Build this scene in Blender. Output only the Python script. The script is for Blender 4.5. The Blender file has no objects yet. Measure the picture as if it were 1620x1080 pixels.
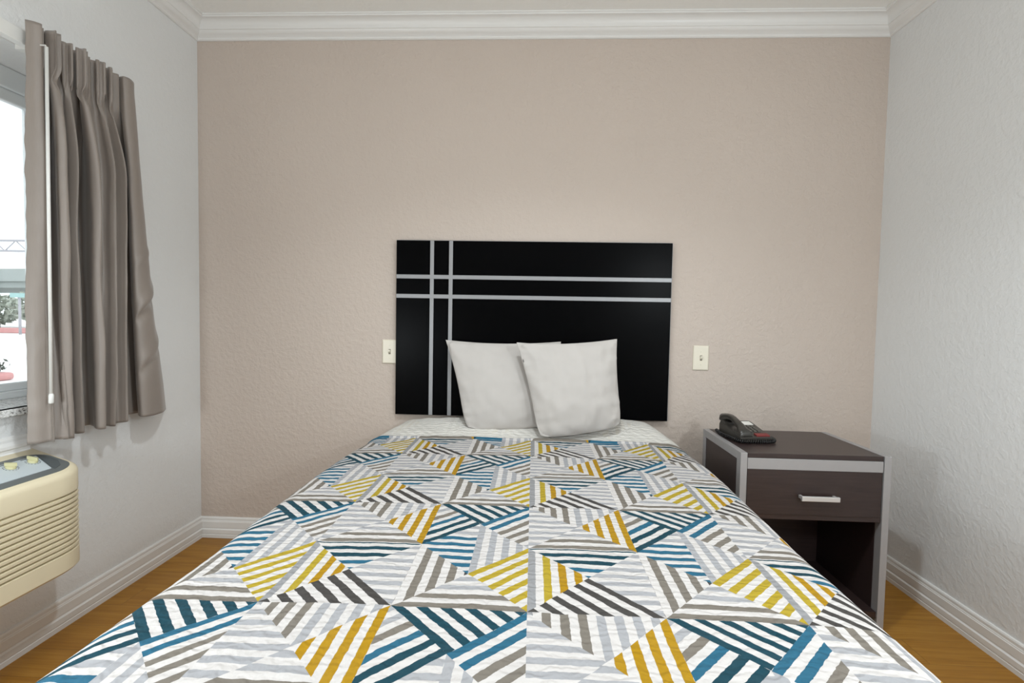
import bpy, bmesh, math, random
from mathutils import Vector, Matrix, noise
random.seed(7)
scene = bpy.context.scene
COL = scene.collection
PI = math.pi

# ------------------------------------------------------------------ helpers
def lin(c):
    c = c / 255.0
    return c / 12.92 if c <= 0.04045 else ((c + 0.055) / 1.055) ** 2.4
def rgb(r, g, b): return (lin(r), lin(g), lin(b), 1.0)

def obj(name, bm, mat=None, parent=None, smooth=False, mats=None):
    me = bpy.data.meshes.new(name)
    bmesh.ops.recalc_face_normals(bm, faces=bm.faces[:])
    bm.to_mesh(me); bm.free()
    for m in (mats or ([mat] if mat else [])): me.materials.append(m)
    if smooth:
        for p in me.polygons: p.use_smooth = True
    o = bpy.data.objects.new(name, me); COL.objects.link(o)
    if parent:
        o.parent = parent
        o.matrix_parent_inverse = Matrix.Translation(-parent.location) if parent.parent is None else Matrix.Identity(4)
    return o
def smooth_by_angle(o, deg=40):
    me = o.data
    for p in me.polygons: p.use_smooth = True
    bm = bmesh.new(); bm.from_mesh(me)
    for e in bm.edges:
        if len(e.link_faces) == 2 and e.calc_face_angle(0) > math.radians(deg): e.smooth = False
    bm.to_mesh(me); bm.free()
    return o
def tag(o, label, cat, group=None):
    o['label'] = label; o['category'] = cat
    if group: o['group'] = group
    return o
def thing(name, label, cat, loc=(0, 0, 0), group=None):
    o = bpy.data.objects.new(name, None); COL.objects.link(o)
    o.location = loc; o.empty_display_size = .05
    return tag(o, label, cat, group)
def struct(name, bm, mat, parent=None, smooth=False):
    o = obj(name, bm, mat, parent, smooth)
    if not parent: o['kind'] = 'structure'
    return o
def box(bm, x0, x1, y0, y1, z0, z1, bev=0.0, seg=2):
    r = bmesh.ops.create_cube(bm, size=1.0)
    vs = r['verts']
    for v in vs:
        v.co = Vector(((x0 + x1) / 2 + v.co.x * (x1 - x0), (y0 + y1) / 2 + v.co.y * (y1 - y0), (z0 + z1) / 2 + v.co.z * (z1 - z0)))
    if bev > 0:
        es = list({e for v in vs for e in v.link_edges})
        bmesh.ops.bevel(bm, geom=es, offset=bev, segments=seg, profile=.5, affect='EDGES', clamp_overlap=True)
def nbm(): return bmesh.new()
def boxm(*a, **k):
    bm = nbm(); box(bm, *a, **k); return bm
def tube(bm, pts, rad, n=10, caps=True):
    pts = [Vector(p) for p in pts]; rings = []
    rads = rad if isinstance(rad, (list, tuple)) else [rad] * len(pts)
    up = None
    for i, p in enumerate(pts):
        d = (pts[min(i + 1, len(pts) - 1)] - pts[max(i - 1, 0)]).normalized()
        if up is None:
            up = Vector((0, 0, 1)) if abs(d.z) < .9 else Vector((1, 0, 0))
        a = d.cross(up).normalized(); b = a.cross(d).normalized(); up = b
        rings.append([bm.verts.new(p + (a * math.cos(2 * PI * k / n) + b * math.sin(2 * PI * k / n)) * rads[i]) for k in range(n)])
    for r0, r1 in zip(rings, rings[1:]):
        for k in range(n): bm.faces.new((r0[k], r0[(k + 1) % n], r1[(k + 1) % n], r1[k]))
    if caps: bm.faces.new(rings[0][::-1]); bm.faces.new(rings[-1])
def loft(bm, rings, closed=True, caps=True):
    R = [[bm.verts.new(p) for p in r] for r in rings]
    n = len(R[0])
    for r0, r1 in zip(R, R[1:]):
        for k in range(n if closed else n - 1):
            bm.faces.new((r0[k], r0[(k + 1) % n], r1[(k + 1) % n], r1[k]))
    if caps and closed: bm.faces.new(R[0][::-1]); bm.faces.new(R[-1])
    return R
def gridmesh(fn, nu, nv, uvfn=None):
    bm = nbm(); V = [[bm.verts.new(fn(i / nu, j / nv)) for j in range(nv + 1)] for i in range(nu + 1)]
    uvl = bm.loops.layers.uv.new('UVMap') if uvfn else None
    for i in range(nu):
        for j in range(nv):
            f = bm.faces.new((V[i][j], V[i + 1][j], V[i + 1][j + 1], V[i][j + 1]))
            if uvl:
                for l, (a, b) in zip(f.loops, ((i, j), (i + 1, j), (i + 1, j + 1), (i, j + 1))):
                    l[uvl].uv = uvfn(a / nu, b / nv)
    return bm
def catmull(P, t):
    n = len(P) - 1; x = min(max(t, 0), 1) * n; i = min(int(x), n - 1); u = x - i
    p0, p1, p2, p3 = P[max(i - 1, 0)], P[i], P[i + 1], P[min(i + 2, n)]
    return [.5 * (2 * b + (c - a) * u + (2 * a - 5 * b + 4 * c - d) * u * u + (3 * b - a - 3 * c + d) * u ** 3) for a, b, c, d in zip(p0, p1, p2, p3)]
def sstep(a, b, x):
    t = min(max((x - a) / (b - a), 0), 1); return t * t * (3 - 2 * t)

# ------------------------------------------------------------------ materials
class NT:
    """thin helper to write node maths as expressions"""
    def __init__(s, name):
        s.m = bpy.data.materials.new(name); s.m.use_nodes = True
        s.t = s.m.node_tree; s.n = s.t.nodes; s.l = s.t.links
        s.b = s.n['Principled BSDF']
    def node(s, typ, **kw):
        o = s.n.new(typ)
        for k, v in kw.items(): setattr(o, k, v)
        return o
    def put(s, sock, v):
        if isinstance(v, bpy.types.NodeSocket): s.l.new(v, sock)
        elif v is not None: sock.default_value = v
    def math(s, op, a, b=None, c=None):
        o = s.node('ShaderNodeMath', operation=op)
        for i, v in enumerate((a, b, c)):
            if v is not None: s.put(o.inputs[i], v)
        return o.outputs[0]
    def add(s, a, b): return s.math('ADD', a, b)
    def sub(s, a, b): return s.math('SUBTRACT', a, b)
    def mul(s, a, b): return s.math('MULTIPLY', a, b)
    def lt(s, a, b): return s.math('LESS_THAN', a, b)
    def gt(s, a, b): return s.math('GREATER_THAN', a, b)
    def mix(s, f, a, b):
        o = s.node('ShaderNodeMix', data_type='RGBA')
        s.put(o.inputs[0], f); s.put(o.inputs[6], a); s.put(o.inputs[7], b)
        return o.outputs[2]
    def noise(s, vec, scale, detail=2, rough=.5, out=0):
        o = s.node('ShaderNodeTexNoise'); s.put(o.inputs['Vector'], vec)
        o.inputs['Scale'].default_value = scale; o.inputs['Detail'].default_value = detail; o.inputs['Roughness'].default_value = rough
        return o.outputs[out]
    def pos(s): return s.node('ShaderNodeTexCoord').outputs['Object']
    def scaled(s, vec, sc):
        o = s.node('ShaderNodeMapping'); s.put(o.inputs[0], vec); o.inputs['Scale'].default_value = sc
        return o.outputs[0]
    def ramp(s, f, stops, interp='LINEAR'):
        o = s.node('ShaderNodeValToRGB'); s.put(o.inputs[0], f); r = o.color_ramp; r.interpolation = interp
        while len(r.elements) < len(stops): r.elements.new(.5)
        for e, (p, c) in zip(r.elements, stops): e.position = p; e.color = c
        return o.outputs[0]
    def bump(s, h, strength, dist):
        o = s.node('ShaderNodeBump'); s.put(o.inputs['Height'], h)
        o.inputs['Strength'].default_value = strength; o.inputs['Distance'].default_value = dist
        s.l.new(o.outputs[0], s.b.inputs['Normal']); return o
    def set(s, color=None, rough=None, metal=None, **kw):
        if color is not None: s.put(s.b.inputs['Base Color'], color)
        if rough is not None: s.put(s.b.inputs['Roughness'], rough)
        if metal is not None: s.put(s.b.inputs['Metallic'], metal)
        for k, v in kw.items(): s.put(s.b.inputs[k.replace('_', ' ')], v)
        return s.m

def plain(name, c, rough=.5, metal=0, var=.04, sc=30, spec=None):
    m = NT(name); n = m.noise(m.pos(), sc, 3)
    a = tuple(x * (1 - var) for x in c[:3]) + (1,); b = tuple(min(1, x * (1 + var)) for x in c[:3]) + (1,)
    m.set(m.mix(n, a, b), rough, metal)
    if spec is not None: m.b.inputs['Specular IOR Level'].default_value = spec
    return m.m
def wall_mat(name, c, var=.03, bs=.22):
    m = NT(name); p = m.pos()
    n1 = m.noise(p, 55, 3, .55); n2 = m.noise(p, 2.2, 3); n3 = m.noise(p, 160, 2)
    a = tuple(x * (1 - var) for x in c[:3]) + (1,); b = tuple(min(1, x * (1 + var)) for x in c[:3]) + (1,)
    m.set(m.mix(n2, a, b), .62)
    h = m.ramp(n1, [(.42, (0, 0, 0, 1)), (.62, (1, 1, 1, 1))])
    h2 = m.add(m.mul(h, .8), m.mul(n3, .25))
    m.bump(h2, bs, .004); return m.m

M = {}
M['wall_back'] = wall_mat('taupe textured paint', rgb(196, 182, 171), .03, .34)
M['wall_side'] = wall_mat('pale grey textured paint', rgb(224, 224, 223))
M['ceiling'] = wall_mat('ceiling paint', rgb(240, 238, 234), .02)
M['trim'] = plain('white semi gloss trim', rgb(228, 226, 223), .35, var=.01)
M['vinyl'] = plain('white window vinyl', rgb(238, 242, 243), .35, var=.01)
M['silver'] = plain('silver laminate', rgb(160, 157, 157), .42, .25, var=.03, sc=60)
M['silver_strip'] = plain('silver headboard strip', rgb(150, 150, 152), .4, .2, var=.02)
M['black'] = plain('black laminate', (.0012, .0012, .0015, 1), .3, var=.3, spec=.04)
M['chrome'] = plain('brushed handle metal', rgb(215, 212, 210), .3, .5, var=.02)
M['ivory'] = plain('ivory plastic', rgb(226, 218, 200), .35, var=.02)
M['ivory_dark'] = plain('aged slot', rgb(120, 112, 96), .5)
M['cream'] = plain('aged cream plastic', rgb(228, 216, 186), .42, var=.03, sc=9)
M['panel_grey'] = plain('grey control recess', rgb(104, 108, 108), .35, var=.04)
M['panel_light'] = plain('light control plate', rgb(196, 204, 208), .3, var=.02)
M['knob'] = plain('olive cream knob', rgb(196, 192, 150), .35, var=.05)
M['print'] = plain('dark print', rgb(85, 90, 92), .5)
M['phone'] = plain('black phone plastic', rgb(54, 51, 47), .28, var=.08)
M['phone_dark'] = plain('phone cord', rgb(22, 21, 21), .3, var=.05)
M['key'] = plain('grey keys', rgb(88, 84, 78), .4)
M['paper'] = plain('white paper card', rgb(225, 222, 216), .6, var=.02)
M['red'] = plain('red plastic label', rgb(120, 32, 34), .35)
M['white_plastic'] = plain('white plastic wand', rgb(225, 224, 220), .3, var=.02)
M['dark_metal'] = plain('dark bracket', rgb(60, 58, 56), .4, .6)
M['mattress'] = plain('white mattress ticking', rgb(225, 222, 218), .8, var=.02)
M['boxspring'] = plain('beige box spring cloth', rgb(190, 182, 172), .85, var=.04)
M['asphalt'] = plain('pale pavement', rgb(236, 234, 232), .9, var=.04, sc=.4)  # most outdoor colours from here on are lightened to imitate overexposure
M['kerb_red'] = plain('overexposed red kerb paint', rgb(206, 152, 150), .8, var=.12, sc=3)  # red washed out in the colour to imitate overexposed daylight
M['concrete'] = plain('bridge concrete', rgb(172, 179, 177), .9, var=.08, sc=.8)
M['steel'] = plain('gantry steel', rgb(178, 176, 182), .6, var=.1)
M['leaf'] = plain('overexposed foliage', rgb(166, 172, 160), .9, var=.25, sc=5)  # haze and overexposure painted in as a lighter, greyer green
M['bark'] = plain('bark', rgb(90, 76, 64), .9)
M['tyre'] = plain('dark shrub leaves', rgb(84, 90, 82), .9, var=.4, sc=12)
M['sign'] = plain('teal sign plate', rgb(160, 196, 194), .5)

def dark_wood():
    m = NT('espresso laminate'); p = m.pos()
    n = m.noise(m.scaled(p, (3, 40, 40)), 3, 4, .6)
    m.set(m.ramp(n, [(.3, rgb(44, 33, 32)), (.7, rgb(56, 43, 41))]), .36); return m.m
M['espresso'] = dark_wood()

def floor_mat():
    m = NT('honey oak laminate planks'); p = m.pos()
    sx = m.node('ShaderNodeSeparateXYZ'); m.l.new(p, sx.inputs[0])
    row = m.math('FLOOR', m.mul(sx.outputs[1], 1 / .125))
    off = m.mul(m.math('FRACT', m.mul(row, .377)), 1.2)
    colx = m.math('FLOOR', m.mul(m.add(sx.outputs[0], off), 1 / 1.2))
    cmb = m.node('ShaderNodeCombineXYZ'); m.l.new(row, cmb.inputs[0]); m.l.new(colx, cmb.inputs[1])
    wn = m.node('ShaderNodeTexWhiteNoise', noise_dimensions='3D'); m.l.new(cmb.outputs[0], wn.inputs[0])
    va = m.node('ShaderNodeVectorMath', operation='MULTIPLY_ADD')
    m.l.new(wn.outputs['Color'], va.inputs[0]); va.inputs[1].default_value = (9, 9, 9); m.l.new(p, va.inputs[2])
    g1 = m.noise(m.scaled(va.outputs[0], (1.6, 26, 26)), 2.2, 5, .62)
    g2 = m.noise(m.scaled(va.outputs[0], (3, 120, 120)), 2, 3, .6)
    c = m.ramp(m.add(m.mul(g1, .75), m.mul(g2, .25)), [(.28, rgb(134, 88, 25)), (.5, rgb(158, 110, 36)), (.72, rgb(178, 132, 54))])
    c2 = m.mix(m.mul(wn.outputs[0], .3), c, rgb(126, 84, 42))
    fy = m.math('FRACT', m.mul(sx.outputs[1], 1 / .125))
    fx = m.math('FRACT', m.mul(m.add(sx.outputs[0], off), 1 / 1.2))
    gap = m.math('MAXIMUM', m.lt(fy, .014), m.lt(fx, .002))
    m.set(m.mix(m.mul(gap, .5), c2, rgb(86, 56, 28)), .42); m.b.inputs['Specular IOR Level'].default_value = .3
    m.bump(m.sub(m.mul(g2, .1), gap), .15, .001); return m.m
M['floor'] = floor_mat()

def granite():
    m = NT('speckled granite'); p = m.pos()
    n = m.noise(p, 140, 3, .7)
    m.set(m.ramp(n, [(.36, rgb(84, 82, 80)), (.43, rgb(190, 188, 185)), (.6, rgb(238, 237, 235))]), .15); return m.m  # stone lightened to imitate window light glancing off the sill
M['granite'] = granite()

def curtain_mat():
    m = NT('taupe satin drapery'); p = m.pos()
    w = m.noise(m.scaled(p, (400, 400, 30)), 1, 2); w2 = m.noise(m.scaled(p, (60, 60, 900)), 1, 2)
    n = m.noise(p, 4, 3)
    c = m.mix(n, rgb(134, 124, 116), rgb(150, 140, 132))
    m.set(m.mix(m.mul(w, .35), c, rgb(120, 110, 103)), .46)
    m.b.inputs['Sheen Weight'].default_value = .25; m.b.inputs['Sheen Roughness'].default_value = .4
    m.bump(m.add(w, w2), .12, .0006); return m.m
M['curtain'] = curtain_mat()

def cotton(name, c, bscale=900):
    m = NT(name); p = m.pos()
    n = m.noise(p, 7, 4); f = m.noise(p, bscale, 1)
    m.set(m.mix(n, tuple(x * .97 for x in c[:3]) + (1,), c), .82)
    m.b.inputs['Sheen Weight'].default_value = .1
    m.bump(m.add(m.mul(n, 2.0), m.mul(f, .15)), .25, .004); return m.m
M['pillow'] = cotton('white cotton pillowcase', rgb(188, 182, 177))

def glass():
    m = NT('clear window glass'); t = m.node('ShaderNodeBsdfTransparent'); g = m.node('ShaderNodeBsdfGlossy'); g.inputs['Roughness'].default_value = .02
    t.inputs[0].default_value = (.95, .97, .97, 1)
    fr = m.node('ShaderNodeFresnel'); fr.inputs[0].default_value = 1.35
    mx = m.node('ShaderNodeMixShader'); m.l.new(fr.outputs[0], mx.inputs[0]); m.l.new(t.outputs[0], mx.inputs[1]); m.l.new(g.outputs[0], mx.inputs[2])
    m.l.new(mx.outputs[0], m.n['Material Output'].inputs[0]); return m.m
M['glass'] = glass()

# patchwork of striped triangles: UVs run in pattern repeats (one square block = 1 x 1)
WHITE = rgb(208, 203, 200); TEAL = rgb(5, 60, 74); BLUE = rgb(34, 95, 121); BROWN = rgb(121, 114, 105)
GREY = rgb(163, 163, 166); CHAR = rgb(66, 63, 61); GOLD = rgb(168, 128, 4); OLIVE = rgb(172, 149, 40); MID = rgb(146, 146, 148)
def quilt_mat(name, strength=1.0, white=WHITE):
    m = NT(name)
    uv = m.node('ShaderNodeUVMap').outputs[0]
    sp = m.node('ShaderNodeSeparateXYZ'); m.l.new(uv, sp.inputs[0])
    u0, v0 = sp.outputs[0], sp.outputs[1]
    U = m.math('FRACT', u0); V = m.math('FRACT', v0)
    a = m.math('FRACT', m.mul(u0, 2)); b = m.math('FRACT', m.mul(v0, 2))
    R = m.gt(U, .5); L = m.sub(1, R); Lo = m.gt(V, .5); Hi = m.sub(1, Lo); R75 = m.gt(U, .75); L75 = m.sub(1, R75)
    d1 = m.lt(b, a)                 # above the main diagonal
    d2 = m.lt(m.add(a, b), 1)       # above the other diagonal
    nd1 = m.sub(1, d1); nd2 = m.sub(1, d2)
    top = m.mul(d1, d2); bot = m.mul(nd1, nd2); lef = m.mul(nd1, d2); rig = m.mul(d1, nd2)
    wob = m.mul(m.sub(m.noise(uv, 34, 2), .5), .13)
    P = .0641; r2 = 1 / math.sqrt(2)
    Q = {1: m.mul(L, Hi), 2: m.mul(R, Hi), 3: m.mul(L, Lo), 4: m.mul(R, Lo)}
    UpV = m.add(U, V); UmV = m.sub(U, V)
    def s(x, o, k): return m.mul(m.add(x, o), k)          # stripe coordinate
    W4 = [  # mask, stripe coordinate, [(stripe number it starts at, colour)]
        (m.mul(Q[1], top), s(U, .0117, 1 / .0647), [(0, MID), (1, BROWN), (4, GREY)]),
        (m.mul(Q[1], lef), s(V, .016, 1 / P), [(0, GREY)]),
        (m.mul(Q[1], bot), s(m.mul(V, -1), .492, 1 / P), [(0, BROWN), (2, GREY)]),
        (m.mul(Q[1], rig), s(m.mul(U, -1), .5, 1 / P), [(0, GOLD)]),
        (m.mul(Q[2], top), s(UmV, -.5, r2 / P), [(0, TEAL)]),
        (m.mul(Q[2], rig), s(UpV, -1, r2 / P), [(0, BLUE), (2, BROWN), (5, GREY)]),
        (m.mul(Q[2], lef), s(m.mul(UpV, -1), 1, r2 / P), [(0, TEAL), (2, BLUE), (3, BROWN), (4, GREY)]),
        (m.mul(R, m.mul(L75, m.add(m.mul(Hi, bot), m.mul(Lo, top)))), s(V, -.339, 1 / P), [(0, GREY), (1, BLUE)]),
        (m.mul(R, m.mul(R75, m.add(m.mul(Hi, bot), m.mul(Lo, top)))), s(U, -.75, 1 / P), [(0, GREY)]),
        (m.mul(Q[3], top), s(V, -.542, 1 / P), [(0, TEAL), (2, BLUE)]),
        (m.mul(Q[3], lef), s(U, 0, 1 / P), [(0, MID), (1, OLIVE), (2, GOLD)]),
        (m.mul(Q[3], bot), s(m.mul(UmV, -1), -.5, r2 / P), [(0, CHAR)]),
        (m.mul(Q[3], rig), s(V, -.586, 1 / .0617), [(0, GREY)]),
        (m.mul(Q[4], lef), s(U, -.534, 1 / .067), [(0, BROWN), (3, CHAR)]),
        (m.mul(Q[4], bot), s(m.mul(V, -1), 1, 1 / P), [(0, BROWN), (2, GREY)]),
        (m.mul(Q[4], rig), s(UpV, -1.5, r2 / P), [(0, OLIVE)]),
    ]
    tsum = None; col = None
    for mask, t, pal in W4:
        c = pal[0][1]
        for k, cc in pal[1:]: c = m.mix(m.gt(t, k - .25), c, cc)
        tm = m.mul(mask, t); tsum = tm if tsum is None else m.add(tsum, tm)
        col = c if col is None else m.mix(mask, col, c)
    dark = m.lt(m.math('FRACT', m.add(tsum, m.add(wob, .0))), .5)
    p = m.pos()
    n = m.noise(p, 22, 3)
    c = m.mix(m.mul(dark, strength), white, col)
    m.set(m.mix(m.mul(n, .18), c, m.mix(.75, c, rgb(120, 116, 112))), .8)
    m.b.inputs['Specular IOR Level'].default_value = .15
    # quilting: meandering stitched channels
    wv = m.node('ShaderNodeTexWave', wave_type='BANDS', bands_direction='Y'); m.l.new(p, wv.inputs[0])
    wv.inputs['Scale'].default_value = 16; wv.inputs['Distortion'].default_value = 7; wv.inputs['Detail'].default_value = 2; wv.inputs['Detail Scale'].default_value = 2.2
    vo = m.node('ShaderNodeTexVoronoi', feature='SMOOTH_F1'); m.l.new(p, vo.inputs['Vector']); vo.inputs['Scale'].default_value = 70
    h = m.add(m.mul(wv.outputs[1], .5), m.add(m.mul(vo.outputs[0], .4), m.mul(m.noise(p, 45, 3), .9)))
    m.bump(h, .6, .005); return m.m
M['quilt'] = quilt_mat('striped triangle patchwork cotton')
M['sheet'] = quilt_mat('white sheet with pale tone on tone stripes', .09, rgb(220, 216, 209))
M['binding'] = plain('dark quilt binding', rgb(80, 84, 88), .8, var=.1)

# ------------------------------------------------------------------ room
D, XL, XR, ZC = 2.339, -1.6266, 1.575, 2.478
YF = -2.3; TH = .22
struct('floor', boxm(XL - TH, XR + TH, YF - TH, D + TH, -.1, 0), M['floor'])
struct('ceiling', boxm(XL - TH, XR + TH, YF - TH, D + TH, ZC, ZC + .1), M['ceiling'])
struct('wall_back', boxm(XL - TH, XR + TH, D, D + TH, 0, ZC), M['wall_back'])
struct('wall_right', boxm(XR, XR + TH, YF, D, 0, ZC), M['wall_side'])
struct('wall_front', boxm(XL - TH, XR + TH, YF - TH, YF, 0, ZC), M['wall_side'])
WY0, WY1, WZ0, WZ1 = .15, 1.80, .797, 1.925
bm = nbm()
ys = [YF, WY0, WY1, D]; zs = [0, WZ0, WZ1, ZC]
for i in range(3):
    for j in range(3):
        if i == 1 and j == 1: continue
        box(bm, XL - TH, XL, ys[i], ys[i + 1], zs[j], zs[j + 1])
bmesh.ops.remove_doubles(bm, verts=bm.verts[:], dist=1e-5)
seen = {}
for f in list(bm.faces):
    k = tuple(round(x, 4) for x in f.calc_center_median()); seen.setdefault(k, []).append(f)
bmesh.ops.delete(bm, geom=[f for fs in seen.values() if len(fs) > 1 for f in fs], context='FACES')
struct('wall_left', bm, M['wall_side'])

def sweep_run(name, prof, side, mat, y0=YF, top=None):
    """prof: (offset from wall, z). Mitred runs along the three walls."""
    bm = nbm(); rings = []
    if side == 'back':
        ends = [lambda o: (XL + o, D - o), lambda o: (XR - o, D - o)]
    elif side == 'left':
        ends = [lambda o: (XL + o, D - o), lambda o: (XL + o, y0)]
    else:
        ends = [lambda o: (XR - o, D - o), lambda o: (XR - o, y0)]
    for e in ends: rings.append([Vector((*e(o), z)) for o, z in prof])
    loft(bm, rings)
    return smooth_by_angle(struct(name, bm, mat), 25)
bp = [(0, 0), (.016, 0), (.016, .016), (.0145, .018), (.0145, .021), (.016, .0225), (.016, .041), (.0135, .0435), (.0115, .046), (.0115, .049), (.0125, .051), (.0125, .079),
      (.0105, .081), (.0105, .0835), (.0085, .087), (.0085, .096), (.006, .101), (0, .1018)]
for sd in ('back', 'left', 'right'): sweep_run('baseboard_' + sd, bp, sd, M['trim'])
cz = 2.397
cp = [(0, cz), (.006, cz), (.011, cz + .004), (.012, cz + .010), (.017, cz + .014), (.026, cz + .018), (.034, cz + .025), (.038, cz + .032), (.042, cz + .033), (.043, cz + .037)]
for k in range(9):
    th = k / 8 * PI / 2
    cp.append((.043 + .030 * (1 - math.cos(th)), cz + .037 + .030 * math.sin(th)))
cp += [(.079, cz + .068), (.080, cz + .074), (.084, cz + .075), (.084, ZC), (0, ZC)]
for i, sd in enumerate(('back', 'left', 'right')): sweep_run('trim_%d' % (i + 1), cp, sd, M['trim'])

# window in the left wall: vinyl frame, glass, granite sill
XW = XL - .17
wn = bpy.data.objects.new('window_1', None); COL.objects.link(wn); wn.location = (XW, (WY0 + WY1) / 2, WZ0); wn['kind'] = 'structure'
bm = nbm()
for a in ((XW - .05, XW, WY0, WY1, WZ1 - .07, WZ1), (XW - .05, XW, WY0, WY1, WZ0, WZ0 + .026), (XW - .05, XW, WY0, WY0 + .05, WZ0, WZ1), (XW - .05, XW, WY1 - .05, WY1, WZ0, WZ1)):
    box(bm, *a, bev=.004)
obj('window_frame', bm, M['vinyl'], wn)
bm = nbm()
for a in ((XW - .04, XW - .012, WY0 + .05, WY1 - .05, WZ1 - .11, WZ1 - .07), (XW - .04, XW - .012, WY0 + .05, WY1 - .05, WZ0 + .026, WZ0 + .052),
          (XW - .04, XW - .012, WY1 - .09, WY1 - .05, WZ0 + .026, WZ1 - .07), (XW - .04, XW - .012, WY0 + .05, WY0 + .09, WZ0 + .026, WZ1 - .07), (XW - .04, XW - .012, .93, .98, WZ0 + .026, WZ1 - .07)):
    box(bm, *a, bev=.004)
obj('sash', bm, M['vinyl'], wn)
obj('window_pane', boxm(XW - .028, XW - .024, WY0 + .07, WY1 - .07, WZ0 + .04, WZ1 - .09), M['glass'], wn)
obj('window_sill', boxm(XW, XL + .028, WY0 - .05 + .05, WY1, WZ0, WZ0 + .001), M['granite'], wn)
bm = boxm(XL + .0005, XL + .03, WY0 - .06, WY1 + .07, WZ0 - .022, WZ0 + .001, bev=.003)
obj('sill_nosing', bm, M['granite'], wn)
# stepped white apron moulding beneath the sill
bm = nbm(); prof = [(0, .628), (.02, .628), (.02, .655), (.014, .66), (.014, .668), (.02, .673), (.02, .682), (.010, .692), (.010, .7), (.005, .706), (0, .708)]
loft(bm, [[Vector((XL + o, y, z)) for o, z in prof] for y in (.3, 1.505)])
struct('trim_4', bm, M['trim'])

# ------------------------------------------------------------------ curtain hardware and curtain
RX = XL + .065
rod = thing('traverse_rod', 'white curtain rail above the window on the left wall', 'curtain rail', (RX, 1.0, 1.92))
obj('rail', boxm(RX - .012, RX + .012, .1, 1.84, 1.902, 1.945, bev=.002), M['white_plastic'], rod)
for yb in (.3, 1.50, 1.80):
    obj('bracket', boxm(XL + .0005, RX - .0125, yb, yb + .02, 1.912, 1.94, bev=.001), M['white_plastic'], rod)
obj('carrier', boxm(RX + .0125, RX + .035, 1.462, 1.478, 1.895, 1.92, bev=.002), M['dark_metal'], rod)
bm = nbm()
WX = XL + .146
tube(bm, [(RX + .02, 1.468, 1.905), (RX + .045, 1.466, 1.905), (WX - .004, 1.459, 1.90), (WX, 1.458, 1.885)], .0022, 8)
tube(bm, [(WX, 1.458, 1.895), (WX, 1.449, .845)], .0048, 12)
tube(bm, [(WX, 1.449, .848), (WX, 1.449, .842), (WX, 1.448, .82), (WX, 1.448, .817)], [.0048, .0068, .0068, .005], 12)
o = obj('wand', bm, M['white_plastic'], rod, True); o['label'] = 'white draw wand hanging in front of the curtain'

PM = [(1.434, .095), (1.444, .118), (1.462, .130), (1.470, .118), (1.476, .078), (1.494, .048), (1.525, .038), (1.549, .044), (1.535, .078), (1.507, .115), (1.494, .140), (1.505, .155), (1.516, .150),
      (1.529, .125), (1.536, .088), (1.555, .064), (1.580, .070), (1.577, .095), (1.584, .115), (1.594, .108), (1.606, .088), (1.614, .056), (1.634, .030), (1.668, .020), (1.684, .032), (1.666, .060),
      (1.641, .090), (1.624, .120), (1.622, .140), (1.632, .150), (1.643, .140), (1.656, .110), (1.676, .084), (1.704, .082), (1.714, .094), (1.713, .115), (1.720, .130), (1.731, .120), (1.743, .096), (1.764, .083),
      (1.769, .104), (1.773, .120), (1.783, .110), (1.795, .072), (1.815, .040), (1.850, .028), (1.884, .035), (1.864, .062), (1.846, .090), (1.849, .110), (1.870, .116), (1.901, .102), (1.930, .070), (1.955, .036), (1.970, .012)]
def ymap(y, keys):
    for (a, b), (c, d) in zip(keys, keys[1:]):
        if y <= c: return b + (d - b) * (y - a) / (c - a)
    (a, b), (c, d) = keys[-2:]
    return d + (y - c) * (d - b) / (c - a)
KB = [(1.43, 1.415), (1.515, 1.525), (1.592, 1.598), (1.642, 1.652), (1.731, 1.712), (1.782, 1.775), (1.862, 1.872), (1.93, 2.005), (1.97, 2.085)]
KT = [(1.43, 1.440), (1.515, 1.515), (1.592, 1.575), (1.642, 1.615), (1.731, 1.692), (1.782, 1.732), (1.862, 1.800), (1.93, 1.868), (1.97, 1.915)]
PB, PT = [], []
for i, (y, o) in enumerate(PM):
    ob = .134 + .010 * math.sin(i * .9) if 3 <= i <= 9 else (.085 + (o - .085) * .8 if i < 43 else o)
    yb = ymap(y, KB) if not 3 <= i <= 9 else 1.455 + .045 * (i - 3) / 6
    PB.append((yb, ob + .004))
    ot = .098 + (o - .098) * (.55 if 2 < i < 44 else .8)
    PT.append((ymap(y, KT), .100 if 3 <= i <= 9 else (max(ot, .088) if i < 50 else ot)))
CT, CB = 1.968, .694
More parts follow.
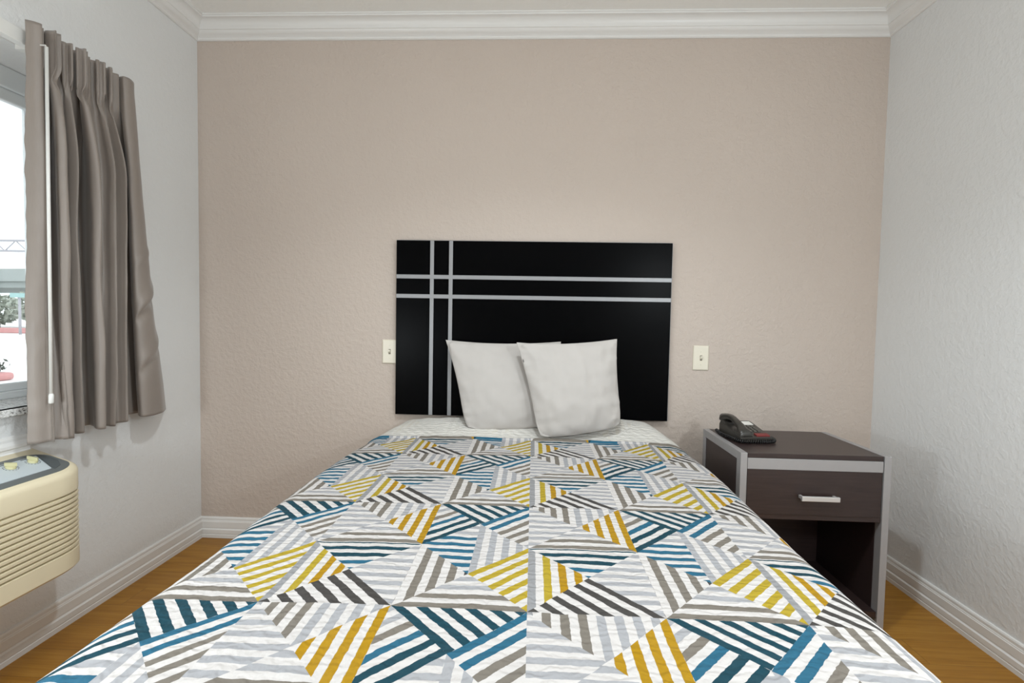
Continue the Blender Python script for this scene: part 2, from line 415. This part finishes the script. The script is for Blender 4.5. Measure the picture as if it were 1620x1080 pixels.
def curtain_pt(s, t):
    z = CT + (CB - CT) * t
    top, mid, bot = catmull(PT, s), catmull(PM, s), catmull(PB, s)
    if t < .42:
        k = sstep(.07, .30, t); y, o = [a + (b - a) * k for a, b in zip(top, mid)]
    else:
        k = (t - .42) / .58; y, o = [a + (b - a) * k for a, b in zip(mid, bot)]
    w = sstep(.84, .91, s)
    if w > 0:                                                # the return panel falls straight
        k = min(max((t - .03) / .97, 0), 1); y = y + w * (top[0] + (bot[0] - top[0]) * k - y)
    inner = sstep(.05, .09, s) * (1 - sstep(.86, .92, s))
    head = (1 - sstep(.085, .15, t)) * inner
    o += head * .0075 * math.sin(s * 2 * PI * 27)            # stitched finger pleats of the heading
    y += head * .004 * math.sin(s * 2 * PI * 27 + 1.2)
    pin = math.exp(-((t - .115) / .018) ** 2) * inner
    o -= .016 * pin * sstep(.095, .125, o)
    n = noise.noise(Vector((s * 14, z * 3.2, 3.1))); n2 = noise.noise(Vector((s * 34, z * 7, 8.7)))
    amp = sstep(.1, .3, t)
    o += (.006 * n + .003 * n2) * amp
    c = sstep(.885, .92, s) * (1 - sstep(.96, 1, s))         # puckers in the broad return panel
    for zc, h, w in ((1.14, .010, .024), (1.095, -.010, .022), (1.30, .004, .016), (.93, .006, .024), (.89, -.006, .02)):
        o += c * h * math.exp(-((z - zc - (s - .92) * 1.4) / w) ** 2)
    c = 1 - sstep(.02, .05, s)
    o += c * .004 * noise.noise(Vector((1, z * 22, 5)))
    y += .003 * n * amp
    z += .004 * math.sin(s * 17) * t + .003 * noise.noise(Vector((s * 9, 0, 1)))
    return Vector((XL + max(min(o, .172), .008), y, z))
cu = obj('curtain', gridmesh(curtain_pt, 440, 130), M['curtain'], None, True)
sm = cu.modifiers.new('solid', 'SOLIDIFY'); sm.thickness = .0025; sm.offset = -1
tag(cu, 'taupe pleated satin curtain hanging at the window on the left wall', 'curtain')

# ------------------------------------------------------------------ air conditioner under the window
ac = thing('air_conditioner', 'aged cream wall air conditioner with ribbed front below the window', 'air conditioner', (XL, .95, .31))
ACX, ACY0, ACY1 = .20, .42, 1.52
def ac_plan(inset, rc=.105, n=10, y0=ACY0):
    pts = []; xo = XL + ACX - inset; ye = ACY1 - inset; ys = y0 + inset
    pts.append((XL + .0015, ys)); 
    for k in range(n + 1):
        th = -PI / 2 + PI / 2 * k / n; pts.append((xo - .03 + .03 * math.cos(th), ys + .03 + .03 * math.sin(th)))
    for k in range(n + 1):
        th = PI / 2 * k / n
        pts.append((xo - .055 + .055 * math.cos(th), ye - rc + rc * math.sin(th)))
    pts.append((XL + ACX * .42, ye)); pts.append((XL + .0015, ye))
    return pts
def top_z(x): return .602 + (XL + ACX - x) * .30
lev = [(.290, .012), (.293, .005), (.300, 0), (.350, 0)]
g0, g1, ng = .352, .545, 12
for k in range(ng):
    za = g0 + (g1 - g0) * k / ng; h = (g1 - g0) / ng
    lev += [(za + .0003, 0), (za + .0010, .003), (za + .0014, .014), (za + .0058, .014), (za + .0064, .003), (za + .0078, .0005), (za + h * .72, 0), (za + h * .98, 0)]
lev += [(.548, 0)]
bm = nbm(); rings = [[Vector((x, y, z)) for x, y in ac_plan(i)] for z, i in lev]
for dz, ins in ((.014, 0), (.007, .002), (.0025, .006), (0, .011)):
    rings.append([Vector((x, y, top_z(x) - dz)) for x, y in ac_plan(ins)])
R = loft(bm, rings)
body = smooth_by_angle(obj('cover', bm, M['cream'], ac), 28)
# control recess: dark surround lying in the sloped top, light plate, two knobs
def top_pt(d, y, h): # d = distance from wall
    x = XL + d; return Vector((x, y, top_z(x) + h))
def top_slab(bm, outline, h0, h1):
    loft(bm, [[top_pt(d, y, h0) for d, y in outline], [top_pt(d, y, h1) for d, y in outline]])
def rounded_end(d0, d1, y0, y1, rc=.075, n=10):
    pts = [(d0, y0), (d1, y0)]
    for k in range(n + 1):
        th = PI / 2 * k / n; pts.append((d1 - .04 + .04 * math.cos(th), y1 - rc + rc * math.sin(th)))
    for k in range(n + 1):
        th = PI / 2 * k / n; pts.append((d0 + .045 - .045 * math.sin(th), y1 - rc * .8 + rc * .8 * math.cos(th)))
    return pts
bm = nbm(); top_slab(bm, rounded_end(.046, .177, 1.0, 1.503), -.004, .0012); rec = obj('control_recess', bm, M['panel_grey'], ac)
bm = nbm(); top_slab(bm, [(.064, 1.02), (.152, 1.02), (.152, 1.438), (.068, 1.472)], .0013, .0035); pl = obj('control_panel', bm, M['panel_light'], ac)
bm = nbm(); top_slab(bm, [(.060, 1.478), (.066, 1.486), (.088, 1.494), (.12, 1.492), (.148, 1.472), (.158, 1.446), (.156, 1.442)], .0013, .0022); obj('air_vent', bm, M['print'], ac)
for ky, ang in ((1.436, .3), (1.372, .9)):
    bm = nbm(); n = 18
    loft(bm, [[top_pt(.095 + r * math.cos(2 * PI * k / n), ky + r * math.sin(2 * PI * k / n), h) for k in range(n)] for r, h in ((.0125, .0036), (.0125, .006), (.011, .009), (.009, .010))])
    kn = obj('knob', bm, M['knob'], ac, True)
    bm = nbm(); ca, sa = math.cos(ang), math.sin(ang)
    loft(bm, [[top_pt(.095 + a * ca - b * sa, ky + a * sa + b * ca, h) for a, b in ((-.0135, -.0026), (.0135, -.0026), (.0135, .0026), (-.0135, .0026))] for h in (.010, .019)])
    obj('knob_grip', bm, M['knob'], kn)
    # printed scale around each knob
    bm = nbm()
    for k in range(11):
        th = -2.2 + k * .44
        c0, s0 = math.cos(th), math.sin(th)
        top_slab(bm, [(.095 + r * c0 - w * s0, ky + r * s0 + w * c0) for r, w in ((.016, -.0022), (.018, -.0022), (.018, .0022), (.016, .0022))], .0036, .0038)
    top_slab(bm, [(.070, ky - .015), (.0735, ky - .015), (.0735, ky + .015), (.070, ky + .015)], .0036, .0038)
    obj('printed_scale', bm, M['print'], pl)

# ------------------------------------------------------------------ bed
TS = .4779; Y0V = 1.3128; ZB = .585
bed = thing('bed', 'double bed standing with its head against the taupe wall', 'bed', (-.035, 1.35, 0))
BL, BR = -.70, .625
obj('box_spring', boxm(BL + .02, BR - .02, .42, 2.28, .14, .33, bev=.02), M['boxspring'], bed)
obj('mattress', boxm(BL + .02, BR - .02, .42, 2.275, .3305, .566, bev=.06, seg=4), M['mattress'], bed)
bm = nbm()
for x in (BL + .04, BR - .08): box(bm, x, x + .04, .45, 2.25, .10, .1395)
for y in (.45, 1.3, 2.2): box(bm, BL + .0805, BR - .0805, y, y + .04, .10, .1395)
obj('bed_frame', bm, M['dark_metal'], bed)
for x in (BL + .06, BR - .06):
    for y in (.47, 2.22):
        bm = nbm(); tube(bm, [(x, y, 0), (x, y, .0995)], .018, 12); obj('leg', bm, M['dark_metal'], bed, True)

def edge_left(y): return -.722 + .004 * math.sin(y * 3.1)
def edge_right(y): return .648 + .022 * (y - .8) / 1.4 + .003 * math.sin(y * 4)
def bed_top(y):   # the bedding swells towards the head
    return ZB + .006 * sstep(1.0, 1.9, y) + .062 * sstep(1.98, 2.27, y) + .006 * sstep(.9, .4, y)
def across(p, y, r, slope=.10, drop=.36):
    """arc length p from the centre line -> (x, drop below the top)"""
    e = edge_right(y) if p > 0 else -edge_left(y)
    s = 1 if p > 0 else -1; p = abs(p); flat = e - r
    if p <= flat: return s * p, .006 * (p / flat) ** 4
    q = p - flat; L = r * PI / 2
    if q <= L:
        th = q / r; return s * (flat + r * math.sin(th)), r * (1 - math.cos(th)) + .006
    q -= L
    return s * (e + q * slope + .012 * math.sin(y * 9 + s) * min(q / .25, 1)), r + q + .006
YH, YFOOT, RF = 2.052, .40, .07
def quilt_pt(a, b, layer=0.0):
    PW = 1.06
    p = -PW + 2 * PW * a
    q = b * (YH - YFOOT + .34)                     # arc length from the head end
    y = YH - q; dq = 0
    flat = YH - (YFOOT + RF)
    if q > flat:
        e = q - flat
        if e < RF * PI / 2: th = e / RF; y = YFOOT + RF - RF * math.sin(th); dq = RF * (1 - math.cos(th))
        else: y = YFOOT - .02 * (e - RF * PI / 2); dq = RF + e - RF * PI / 2
    x, dp = across(p, y, .075 + .05 * sstep(1.7, 2.2, y))
    z = bed_top(y) - max(dp, dq)
    w = .0035 * noise.noise(Vector((p * 5, q * 5, 0))) + .0016 * noise.noise(Vector((p * 26, q * 22, 5))) + .0009 * noise.noise(Vector((p * 60, q * 60, 9)))
    # loose swell in the middle rows, crease and rolled lip at the turned edge
    z += w + .010
    lip = .012 * math.exp(-((q - .022) / .006) ** 2)
    z -= lip
    if q < .012: z -= .006 * (1 - q / .012) ** 2
    if p > 0: x += .05 * sstep(.80, .745, y) * sstep(.05, .14, dp)
    if dp > .08:
        x += (.012 * noise.noise(Vector((y * 7, 2 if p > 0 else 5, z * 1.5)))) * min((dp - .08) / .2, 1)
    return Vector((x, y, z))
def quilt_uv(a, b):
    PW = 1.06; p = -PW + 2 * PW * a; q = b * (YH - YFOOT + .34)
    return (p / TS + 10.0 + .002, (Y0V - (YH - q)) / TS + 10.0)
qo = obj('quilt', gridmesh(quilt_pt, 300, 330, quilt_uv), M['quilt'], None, True)
sm = qo.modifiers.new('solid', 'SOLIDIFY'); sm.thickness = .008; sm.offset = -1
tag(qo, 'quilt of striped teal, gold, grey and white triangles spread over the bed', 'quilt')

def sheet_pt(a, b):
    PW = .86; p = -PW + 2 * PW * a
    q = b * .62; ye = 2.292; rr = .05
    if q < .14: y = ye; dq = rr + .14 - q
    elif q < .14 + rr * PI / 2: th = (q - .14) / rr; y = ye - rr + rr * math.cos(th); dq = rr * (1 - math.sin(th))
    else: y = ye - rr - (q - .14 - rr * PI / 2); dq = 0
    r = .10 + .05 * sstep(2.0, 2.28, y)
    x, dp = across(p, y, r, .02)
    # the head corners tuck in
    tuck = .035 * sstep(2.10, 2.29, y) * sstep(.4, .7, abs(x)); x -= math.copysign(tuck, x)
    z = bed_top(y) - max(dp, dq) - .0035
    z -= .016 * min(abs(p) / .57, 1.15) ** 4 * sstep(2.04, 2.26, y)
    z += .003 * noise.noise(Vector((p * 8, q * 10, 3))) + .002 * noise.noise(Vector((p * 22, q * 24, 4)))
    z += .014 * sstep(.05, .4, p) * sstep(2.05, 2.2, y) * (1 - sstep(.5, .66, p))
    if y < 2.06: z -= .012 * sstep(2.06, 2.03, y)
    return Vector((x, y, z))
def sheet_uv(a, b): return ((-.86 + 1.72 * a) / TS + 10.3, (b * .62) / TS + 10.2)
so = obj('bed_sheet', gridmesh(sheet_pt, 160, 90, sheet_uv), M['sheet'], None, True)
tag(so, 'white sheet with pale stripes on the bed between quilt and headboard', 'sheet')

# pillows: corners bottom-left, bottom-right, top-right, top-left
def pillow(label, C4, T, seed, conc=(.05, .07)):
    bl, br, tr, tl = [Vector(c) for c in C4]
    nrm = ((br - bl).cross(tl - bl)).normalized()
    N = 44; bm = nbm(); sides = []
    for sgn in (1, -1):
        V = []
        for i in range(N + 1):
            row = []
            for j in range(N + 1):
                a = math.sin((i / N - .5) * PI); b = math.sin((j / N - .5) * PI)
                cu = conc[0]; cv = conc[1]
                cb = .0 if b < 0 else cv                   # the lower edge sags, the others are pulled in
                a2 = a * (1 - cu * (1 - b * b)); b2 = b * (1 - cb * (1 - a * a)) - (.03 * (1 - a * a) * max(0, -b))
                if b < 0: a2 *= 1 - .075 * b ** 6; b2 *= 1 - .06 * a ** 6
                s, t = (a2 + 1) / 2, (b2 + 1) / 2
                P = bl * (1 - s) * (1 - t) + br * s * (1 - t) + tr * s * t + tl * (1 - s) * t
                ea, eb = 1 - abs(a) ** 2.2, 1 - abs(b) ** 2.2
                h = T * (max(ea, 0) ** .6) * (max(eb, 0) ** .6) * (1.0 - .22 * b)
                edge = min(1 - abs(a), 1 - abs(b))
                wr = noise.noise(Vector((a * 3 + seed, b * 3, sgn))) * .009 + noise.noise(Vector((a * 4 + seed, b * 16 if abs(a) > abs(b) else b * 5, sgn * 2))) * .010 * math.exp(-edge * 5)
                wr += .004 * noise.noise(Vector((a * 7 + seed, b * 3, 7))) + .004 * noise.noise(Vector((a * 2.5 + b * 6 + seed, a * 6 - b * 2, 11)))
                h = max(h + wr * (1 if h > .004 else 0), 0)
                row.append(bm.verts.new(P + nrm * h * sgn))
            V.append(row)
        for i in range(N):
            for j in range(N):
                f = (V[i][j], V[i + 1][j], V[i + 1][j + 1], V[i][j + 1]); bm.faces.new(f if sgn > 0 else f[::-1])
        sides.append(V)
    bmesh.ops.remove_doubles(bm, verts=bm.verts[:], dist=.0006)
    o = obj('pillow', bm, M['pillow'], None, True)
    return tag(o, label, 'pillow', 'white square pillows propped against the headboard')
pillow('white pillow leaning on the black headboard, partly hidden behind the other', [(-.290, 2.130, .616), (.150, 2.165, .640), (.128, 2.262, 1.006), (-.402, 2.25, 1.004)], .052, 1.3)
pillow('white pillow propped in front, covering a corner of the other pillow', [(.030, 2.045, .606), (.385, 2.085, .660), (.366, 2.165, 1.027), (-.072, 2.14, 1.004)], .056, 8.1)

# ------------------------------------------------------------------ headboard on the wall
hb = thing('headboard', 'black wall mounted headboard panel with thin crossing silver strips', 'headboard', (-.01, 2.325, .64))
HX0, HX1, HZ0, HZ1, HY = -.650, .632, .642, 1.4655, 2.309
obj('panel', boxm(HX0, HX1, HY, D - .008, HZ0, HZ1, bev=.0015), M['black'], hb)
obj('mounting_rail', boxm(HX0 + .1, HX1 - .1, D - .0075, D - .0005, .8, .9), M['dark_metal'], hb)
for x in (-.4895, -.4005):
    obj('strip', boxm(x, x + .018, HY - .0018, HY - .0002, HZ0 + .001, HZ1 - .001, bev=.0005), M['silver_strip'], hb)
for z in (1.2868, 1.1955):
    obj('strip', boxm(HX0 + .001, HX1 - .001, HY - .0024, HY - .0003, z, z + .0185, bev=.0005), M['silver_strip'], hb)
obj('edge_band', boxm(HX0, HX1, HY + .001, D - .008, HZ1 + .0001, HZ1 + .0012), M['silver_strip'], hb)
obj('edge_band', boxm(HX1 + .0001, HX1 + .0012, HY + .001, D - .008, HZ0, HZ1), M['silver_strip'], hb)

# ------------------------------------------------------------------ ivory wall plates
def wall_plate(label, xc, zc):
    t = thing('wall_plate', label, 'wall plate', (xc, D, zc), 'ivory plates on the wall')
    w, h = .036, .0575
    bm = nbm(); loft(bm, [[Vector((xc + a * (w - i), D - d, zc + b * (h - i))) for a, b in ((-1, -1), (1, -1), (1, 1), (-1, 1))] for d, i in ((.0008, 0), (.0035, 0), (.0062, .003), (.0066, .006))])
    obj('plate', bm, M['ivory'], t)
    bm = nbm(); box(bm, xc - .005, xc + .005, D - .0082, D - .0067, zc - .012, zc + .012, bev=.0006); col = obj('toggle_slot', bm, M['ivory_dark'], t)
    bm = nbm(); loft(bm, [[Vector((xc + a * s, D - d, zc + dz + b * s * 1.5)) for a, b in ((-1, -1), (1, -1), (1, 1), (-1, 1))] for d, s, dz in ((.0083, .0045, 0), (.015, .0036, .004), (.0165, .003, .005))])
    obj('toggle', bm, M['ivory'], t)
    for dz in (-.03, .03):
        bm = nbm(); n = 10; loft(bm, [[Vector((xc + r * math.cos(2 * PI * k / n), D - d, zc + dz + r * math.sin(2 * PI * k / n))) for k in range(n)] for d, r in ((.0067, .0032), (.0076, .0026))])
        obj('screw', bm, M['ivory'], t)
wall_plate('ivory wall plate half tucked behind the left edge of the headboard', -.686, .9385)
wall_plate('ivory wall plate on the taupe wall between headboard and nightstand', .785, .9395)

# ------------------------------------------------------------------ nightstand
NX0, NX1, NY0, NY1, NZ = .749, 1.272, 1.774, 2.165, .643
ns = thing('nightstand', 'dark brown nightstand with silver trim and one drawer beside the bed', 'nightstand', ((NX0 + NX1) / 2, (NY0 + NY1) / 2, 0))
PWD = .024
for xa, xb in ((NX0, NX0 + PWD), (NX1 - PWD, NX1)):
    bm = nbm()
    box(bm, xa, xb, NY0, NY0 + .034, 0, NZ, bev=.0012); box(bm, xa, xb, NY1 - .03, NY1, 0, NZ, bev=.0012)
    box(bm, xa, xb, NY0 + .0342, NY1 - .0302, NZ - .030, NZ, bev=.0012); box(bm, xa, xb, NY0 + .0342, NY1 - .0302, .03, .055, bev=.0012)
    obj('side_frame', bm, M['silver'], ns)
    obj('side_panel', boxm(xa + .004, xb - .002, NY0 + .0345, NY1 - .0305, .0555, NZ - .0305), M['espresso'], ns)
xi0, xi1 = NX0 + PWD + .0003, NX1 - PWD - .0003
for xa in (NX0 + PWD - .0018, NX1 - PWD - .0012): obj('lining', boxm(xa, xa + .003, NY0 + .035, NY1 - .002, .056, NZ - .019), M['espresso'], ns)
xi0 += .0015; xi1 -= .0018
obj('top_board', boxm(xi0, xi1, NY0 + .003, NY1, NZ - .018, NZ - .0005, bev=.001), M['espresso'], ns)
obj('front_rail', boxm(xi0, xi1, NY0 + .002, NY0 + .022, .585, NZ - .0185, bev=.001), M['silver'], ns)
dr = obj('drawer', boxm(xi0 + .001, xi1 - .001, NY0 + .004, NY0 + .022, .422, .5845, bev=.001), M['espresso'], ns)
bm = nbm(); box(bm, .955, 1.086, NY0 - .026, NY0 - .017, .483, .500, bev=.0015)
for x in (.958, 1.075): box(bm, x, x + .008, NY0 - .0165, NY0 + .0035, .487, .497)
obj('handle', bm, M['chrome'], dr)
obj('drawer_box', boxm(xi0 + .02, xi1 - .02, NY0 + .0225, NY1 - .03, .44, .57), M['espresso'], ns)
obj('shelf', boxm(xi0, xi1, NY0 + .006, NY1 - .012, .405, .4215), M['espresso'], ns)
obj('back_panel', boxm(xi0, xi1, NY1 - .0115, NY1 - .001, .03, NZ - .0185), M['espresso'], ns)
obj('bottom_shelf', boxm(xi0, xi1, NY0 + .004, NY1 - .012, .06, .08), M['espresso'], ns)

# ------------------------------------------------------------------ telephone
tz = NZ + .0002
ph = thing('telephone', 'black corded telephone on the rear corner of the nightstand', 'telephone', (.868, 2.005, tz))
ROT = math.radians(8); PX, PY = .860, 2.012
def pp(x, y, z):     # phone space: x right, y towards the wall
    x *= .86; y *= .95
    return Vector((PX + x * math.cos(ROT) - y * math.sin(ROT), PY + x * math.sin(ROT) + y * math.cos(ROT), tz + z))
def ph_top(y): return .022 + (y + .09) * .20
bm = nbm()
sec = [(-.09, .004), (-.09, .018), (-.084, .023), (.06, ph_top(.06)), (.078, ph_top(.07)), (.085, .045), (.085, .004)]
loft(bm, [[pp(x, y * s, z * (1 if z < .01 else s2)) for y, z in sec] for x, s, s2 in ((-.075, .97, .92), (-.072, 1, 1), (.072, 1, 1), (.075, .97, .92))])
obj('base', bm, M['phone'], ph)
for x in (-.06, .06):
    for y in (-.075, .07):
        bm = nbm(); tube(bm, [pp(x, y, 0), pp(x, y, .0045)], .007, 8); obj('rubber_foot', bm, M['phone_dark'], ph)
# cradle rim under the handset
for y0, y1 in ((-.072, -.03), (.035, .075)):
    bm = nbm()
    loft(bm, [[pp(x, y, ph_top(y) + h - .002) for x, y in ((-.073, y0), (-.018, y0), (-.018, y1), (-.073, y1))] for h in (0, .010)])
    obj('cradle', bm, M['phone'], ph)
# handset arched between ear and mouth pieces
bm = nbm(); rings = []
path = [(-.086, .018, .030, .010), (-.084, .027, .029, .0165), (-.060, .034, .026, .0165), (-.040, .046, .019, .0115), (-.012, .057, .0165, .0095), (.016, .066, .0165, .0095),
        (.042, .068, .019, .0115), (.062, .068, .026, .0165), (.084, .066, .029, .0165), (.088, .060, .028, .010)]
for y, z, hw, hh in path:
    rings.append([pp(-.046 + hw * math.copysign(abs(math.cos(t)) ** .7, math.cos(t)), y, z + .008 + hh * math.copysign(abs(math.sin(t)) ** .7, math.sin(t)) - (0 if abs(y) < .055 else .006)) for t in [2 * PI * k / 20 for k in range(20)]])
loft(bm, rings); obj('handset', bm, M['phone'], ph, True)
# keypad
for r in range(4):
    for c in range(3):
        x = .006 + c * .019; y = .012 - r * .0165
        bm = nbm(); loft(bm, [[pp(x + a * i, y + b * i * .8, ph_top(y + b * i * .8) + h) for a, b in ((-.0065, -.0065), (.0065, -.0065), (.0065, .0065), (-.0065, .0065))] for h, i in ((-.001, 1), (.003, 1), (.0042, .8))])
        obj('button', bm, M['key'], ph)
bm = nbm(); loft(bm, [[pp(x, y, ph_top(y) + h) for x, y in ((0, .028), (.062, .028), (.062, .062), (0, .062))] for h in (.0003, .0018)])
o = obj('directory_card', bm, M['paper'], ph); o['label'] = 'white directory card'
bm = nbm(); loft(bm, [[pp(x, y, ph_top(y) + h) for x, y in ((.004, -.084), (.066, -.084), (.066, -.062), (.004, -.062))] for h in (-.001, .004)])
o = obj('label_strip', bm, M['red'], ph); o['label'] = 'red strip along the front edge'
# coiled cord round the front and side of the base
cpath = [(-.085, .088, .012), (-.092, .04, .0085), (-.092, -.03, .0085), (-.082, -.088, .0085), (-.04, -.104, .0085), (.02, -.106, .0085), (.07, -.100, .0085), (.088, -.082, .010), (.084, -.06, .013)]
pts = []; NT_ = 900
for i in range(NT_ + 1):
    t = i / NT_; c = Vector(catmull(cpath, t)); c2 = Vector(catmull(cpath, min(t + .004, 1))); d = (c2 - c)
    if d.length < 1e-6: d = Vector(catmull(cpath, 1)) - Vector(catmull(cpath, .99))
    d.normalize(); s = d.cross(Vector((0, 0, 1))).normalized(); u = s.cross(d)
    th = t * 2 * PI * 46
    q = c + (s * math.cos(th) + u * math.sin(th)) * .0062
    pts.append(pp(*q))
bm = nbm(); tube(bm, pts, .0017, 5); obj('coiled_cord', bm, M['phone_dark'], ph, True)

# ------------------------------------------------------------------ outside the window
GZ = -.15
struct('ground', boxm(-90, XL - TH - .02, -30, 110, GZ - .1, GZ), M['asphalt'])
def place(x, y): return x, y
# red painted kerbs
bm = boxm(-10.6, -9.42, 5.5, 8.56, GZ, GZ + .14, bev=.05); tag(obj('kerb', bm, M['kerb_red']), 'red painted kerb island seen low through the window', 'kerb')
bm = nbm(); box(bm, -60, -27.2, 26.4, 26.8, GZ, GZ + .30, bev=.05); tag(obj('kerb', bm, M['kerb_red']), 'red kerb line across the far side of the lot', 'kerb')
# overpass
ov = thing('overpass', 'pale concrete overpass beyond the lot seen through the window', 'bridge', (-34, 32, GZ))
bm = nbm(); P0, P1 = Vector((-60, 31)), Vector((-20, 31)); dd = (P1 - P0).normalized(); nn = Vector((-dd.y, dd.x))
def plank(bm, w0, w1, z0, z1, a=0, b=1, rise=0):
    A, B = P0.lerp(P1, a), P0.lerp(P1, b)
    loft(bm, [[Vector((*(Q + nn * w), z + rz)) for w, z in ((w0, z0), (w1, z0), (w1, z1), (w0, z1))] for Q, rz in ((A, -rise), (B, rise))])
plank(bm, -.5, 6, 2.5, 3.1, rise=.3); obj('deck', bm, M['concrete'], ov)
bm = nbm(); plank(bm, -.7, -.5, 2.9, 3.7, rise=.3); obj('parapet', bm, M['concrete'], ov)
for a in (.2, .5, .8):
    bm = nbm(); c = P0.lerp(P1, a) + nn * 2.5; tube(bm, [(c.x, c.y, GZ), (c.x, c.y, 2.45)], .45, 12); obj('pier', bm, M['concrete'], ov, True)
gt = thing('sign_gantry', 'steel lattice gantry crossing above the overpass outside', 'gantry', (-34, 31, GZ))
P0, P1 = Vector((-75, 46)), Vector((-30, 46)); dd = (P1 - P0).normalized(); nn = Vector((-dd.y, dd.x))
bm = nbm()
GA, GB = 6.9, 7.9
for z in (GA, GB): plank(bm, -.1, .1, z - .09, z + .09)
for k in range(40):
    a, b = k / 40, (k + 1) / 40; A, B = P0.lerp(P1, a), P0.lerp(P1, b); z0, z1 = (GA, GB) if k % 2 else (GB, GA)
    tube(bm, [(A.x, A.y, z0), (B.x, B.y, z1)], .05, 6)
obj('truss', bm, M['steel'], gt)
for a in (.02, .98):
    c = P0.lerp(P1, a); bm = nbm(); tube(bm, [(c.x, c.y, GZ), (c.x, c.y, GB)], .2, 10); obj('post', bm, M['steel'], gt, True)
for i, (x, y, h, r) in enumerate(((-36, 28.5, 1.9, 1.4), (-32.5, 28.6, 1.6, 1.2), (-29.6, 28.2, 1.8, 1.3), (-39.5, 29, 2.0, 1.4))):
    lab = ('green tree in front of the overpass, nearest the curtain', 'low shrub tree between two others under the overpass', 'leafy tree under the overpass at the window centre', 'far tree at the overpass, furthest left')[i]
    t = thing('tree', lab, 'tree', (x, y, GZ), 'trees under the overpass')
    bm = nbm(); tube(bm, [(x, y, GZ), (x, y, h * .6)], .1, 8); obj('trunk', bm, M['bark'], t, True)
    bm = nbm(); rnd = random.Random(i)
    for k in range(420):
        d = Vector((rnd.gauss(0, 1), rnd.gauss(0, 1), rnd.gauss(0, 1))).normalized() * r * rnd.uniform(.55, 1)
        c = Vector((x, y, h * .75)) + Vector((d.x, d.y, d.z * .75)); c.z = max(c.z, GZ + .1)
        q = Vector((rnd.uniform(-1, 1), rnd.uniform(-1, 1), rnd.uniform(-1, 1))).normalized(); w = q.orthogonal().normalized()
        s = rnd.uniform(.1, .24); v = [bm.verts.new(c + q * s * a + w * s * b * .6) for a, b in ((-1, 0), (0, -1), (1, 0), (0, 1))]; bm.faces.new(v)
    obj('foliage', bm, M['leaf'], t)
sg = thing('street_sign', 'small teal street sign on a pole outside the window', 'sign', (-27.4, 25.2, GZ))
bm = nbm(); tube(bm, [(-27.4, 25.2, GZ), (-27.4, 25.2, 2.0)], .06, 8); obj('pole', bm, M['steel'], sg, True)
obj('sign_plate', boxm(-27.85, -26.95, 25.12, 25.13, 1.82, 2.05), M['sign'], sg)
bm = nbm(); rnd = random.Random(9)
for k in range(160):
    c = Vector((-9.72 + rnd.gauss(0, .1), 8.42 + rnd.gauss(0, .08), GZ + .14 + max(.05, min(.2, abs(rnd.gauss(.06, .06))))))
    q = Vector((rnd.uniform(-1, 1), rnd.uniform(-1, 1), rnd.uniform(.2, 1))).normalized(); w = q.orthogonal().normalized(); s = rnd.uniform(.03, .05)
    bm.faces.new([bm.verts.new(c + q * s * a + w * s * b * .4) for a, b in ((-1, 0), (0, -1), (1, 0), (0, 1))])
tag(obj('shrub', bm, M['tyre']), 'small dark shrub on the near red kerb outside', 'shrub')

# ------------------------------------------------------------------ light
w = bpy.data.worlds.new('overcast'); scene.world = w; w.use_nodes = True
bg = w.node_tree.nodes['Background']; bg.inputs[0].default_value = (.93, .97, 1, 1); bg.inputs[1].default_value = 1.9
def lamp(name, loc, power, color, radius):
    l = bpy.data.lights.new(name, 'POINT'); l.energy = power; l.color = color; l.shadow_soft_size = radius
    o = bpy.data.objects.new(name, l); COL.objects.link(o); o.location = loc; return o
LC = (.90, .985, 1.03)
lamp('ceiling_lamp', (-.55, .55, 2.26), 8, LC, .05)
lamp('fill_light', (1.15, .0, 1.45), 40, LC, .09)  # fill light added on the right, no lamp stands there
lamp('fill_light', (-1.2, .30, .90), 24, LC, .09)  # unseen low fill added on the left
lamp('fill_light', (1.3, .25, .80), 4, LC, .06)  # weak low fill, also added without a fitting
sl = bpy.data.lights.new('ceiling_fill_spot', 'SPOT'); sl.energy = 66; sl.color = LC; sl.spot_size = 2.4; sl.spot_blend = .6; sl.shadow_soft_size = .06
so_ = bpy.data.objects.new('ceiling_fill_spot', sl); COL.objects.link(so_); so_.location = (0, .8, 2.42)  # added spot, shaped to leave the wall tops darker

# ------------------------------------------------------------------ camera
cam = bpy.data.cameras.new('camera'); co = bpy.data.objects.new('camera', cam); COL.objects.link(co)
fw = Vector((-.0425587, .99815416, -.04332467)); Rv = Vector((.99888917, .04338794, .01838262)); Uv = Vector((-.02022846, .0424942, .99889191))
mt = Matrix((( Rv.x, Uv.x, -fw.x, 0), (Rv.y, Uv.y, -fw.y, 0), (Rv.z, Uv.z, -fw.z, 1.10), (0, 0, 0, 1)))
co.matrix_world = mt
cam.sensor_width = 36; cam.lens = 780.0 / 1620 * 36; cam.clip_start = .02; cam.clip_end = 500
scene.camera = co
vs = scene.view_settings; vs.view_transform = 'Standard'; vs.look = 'None'; vs.gamma = 1; vs.exposure = 0; vs.use_curve_mapping = False
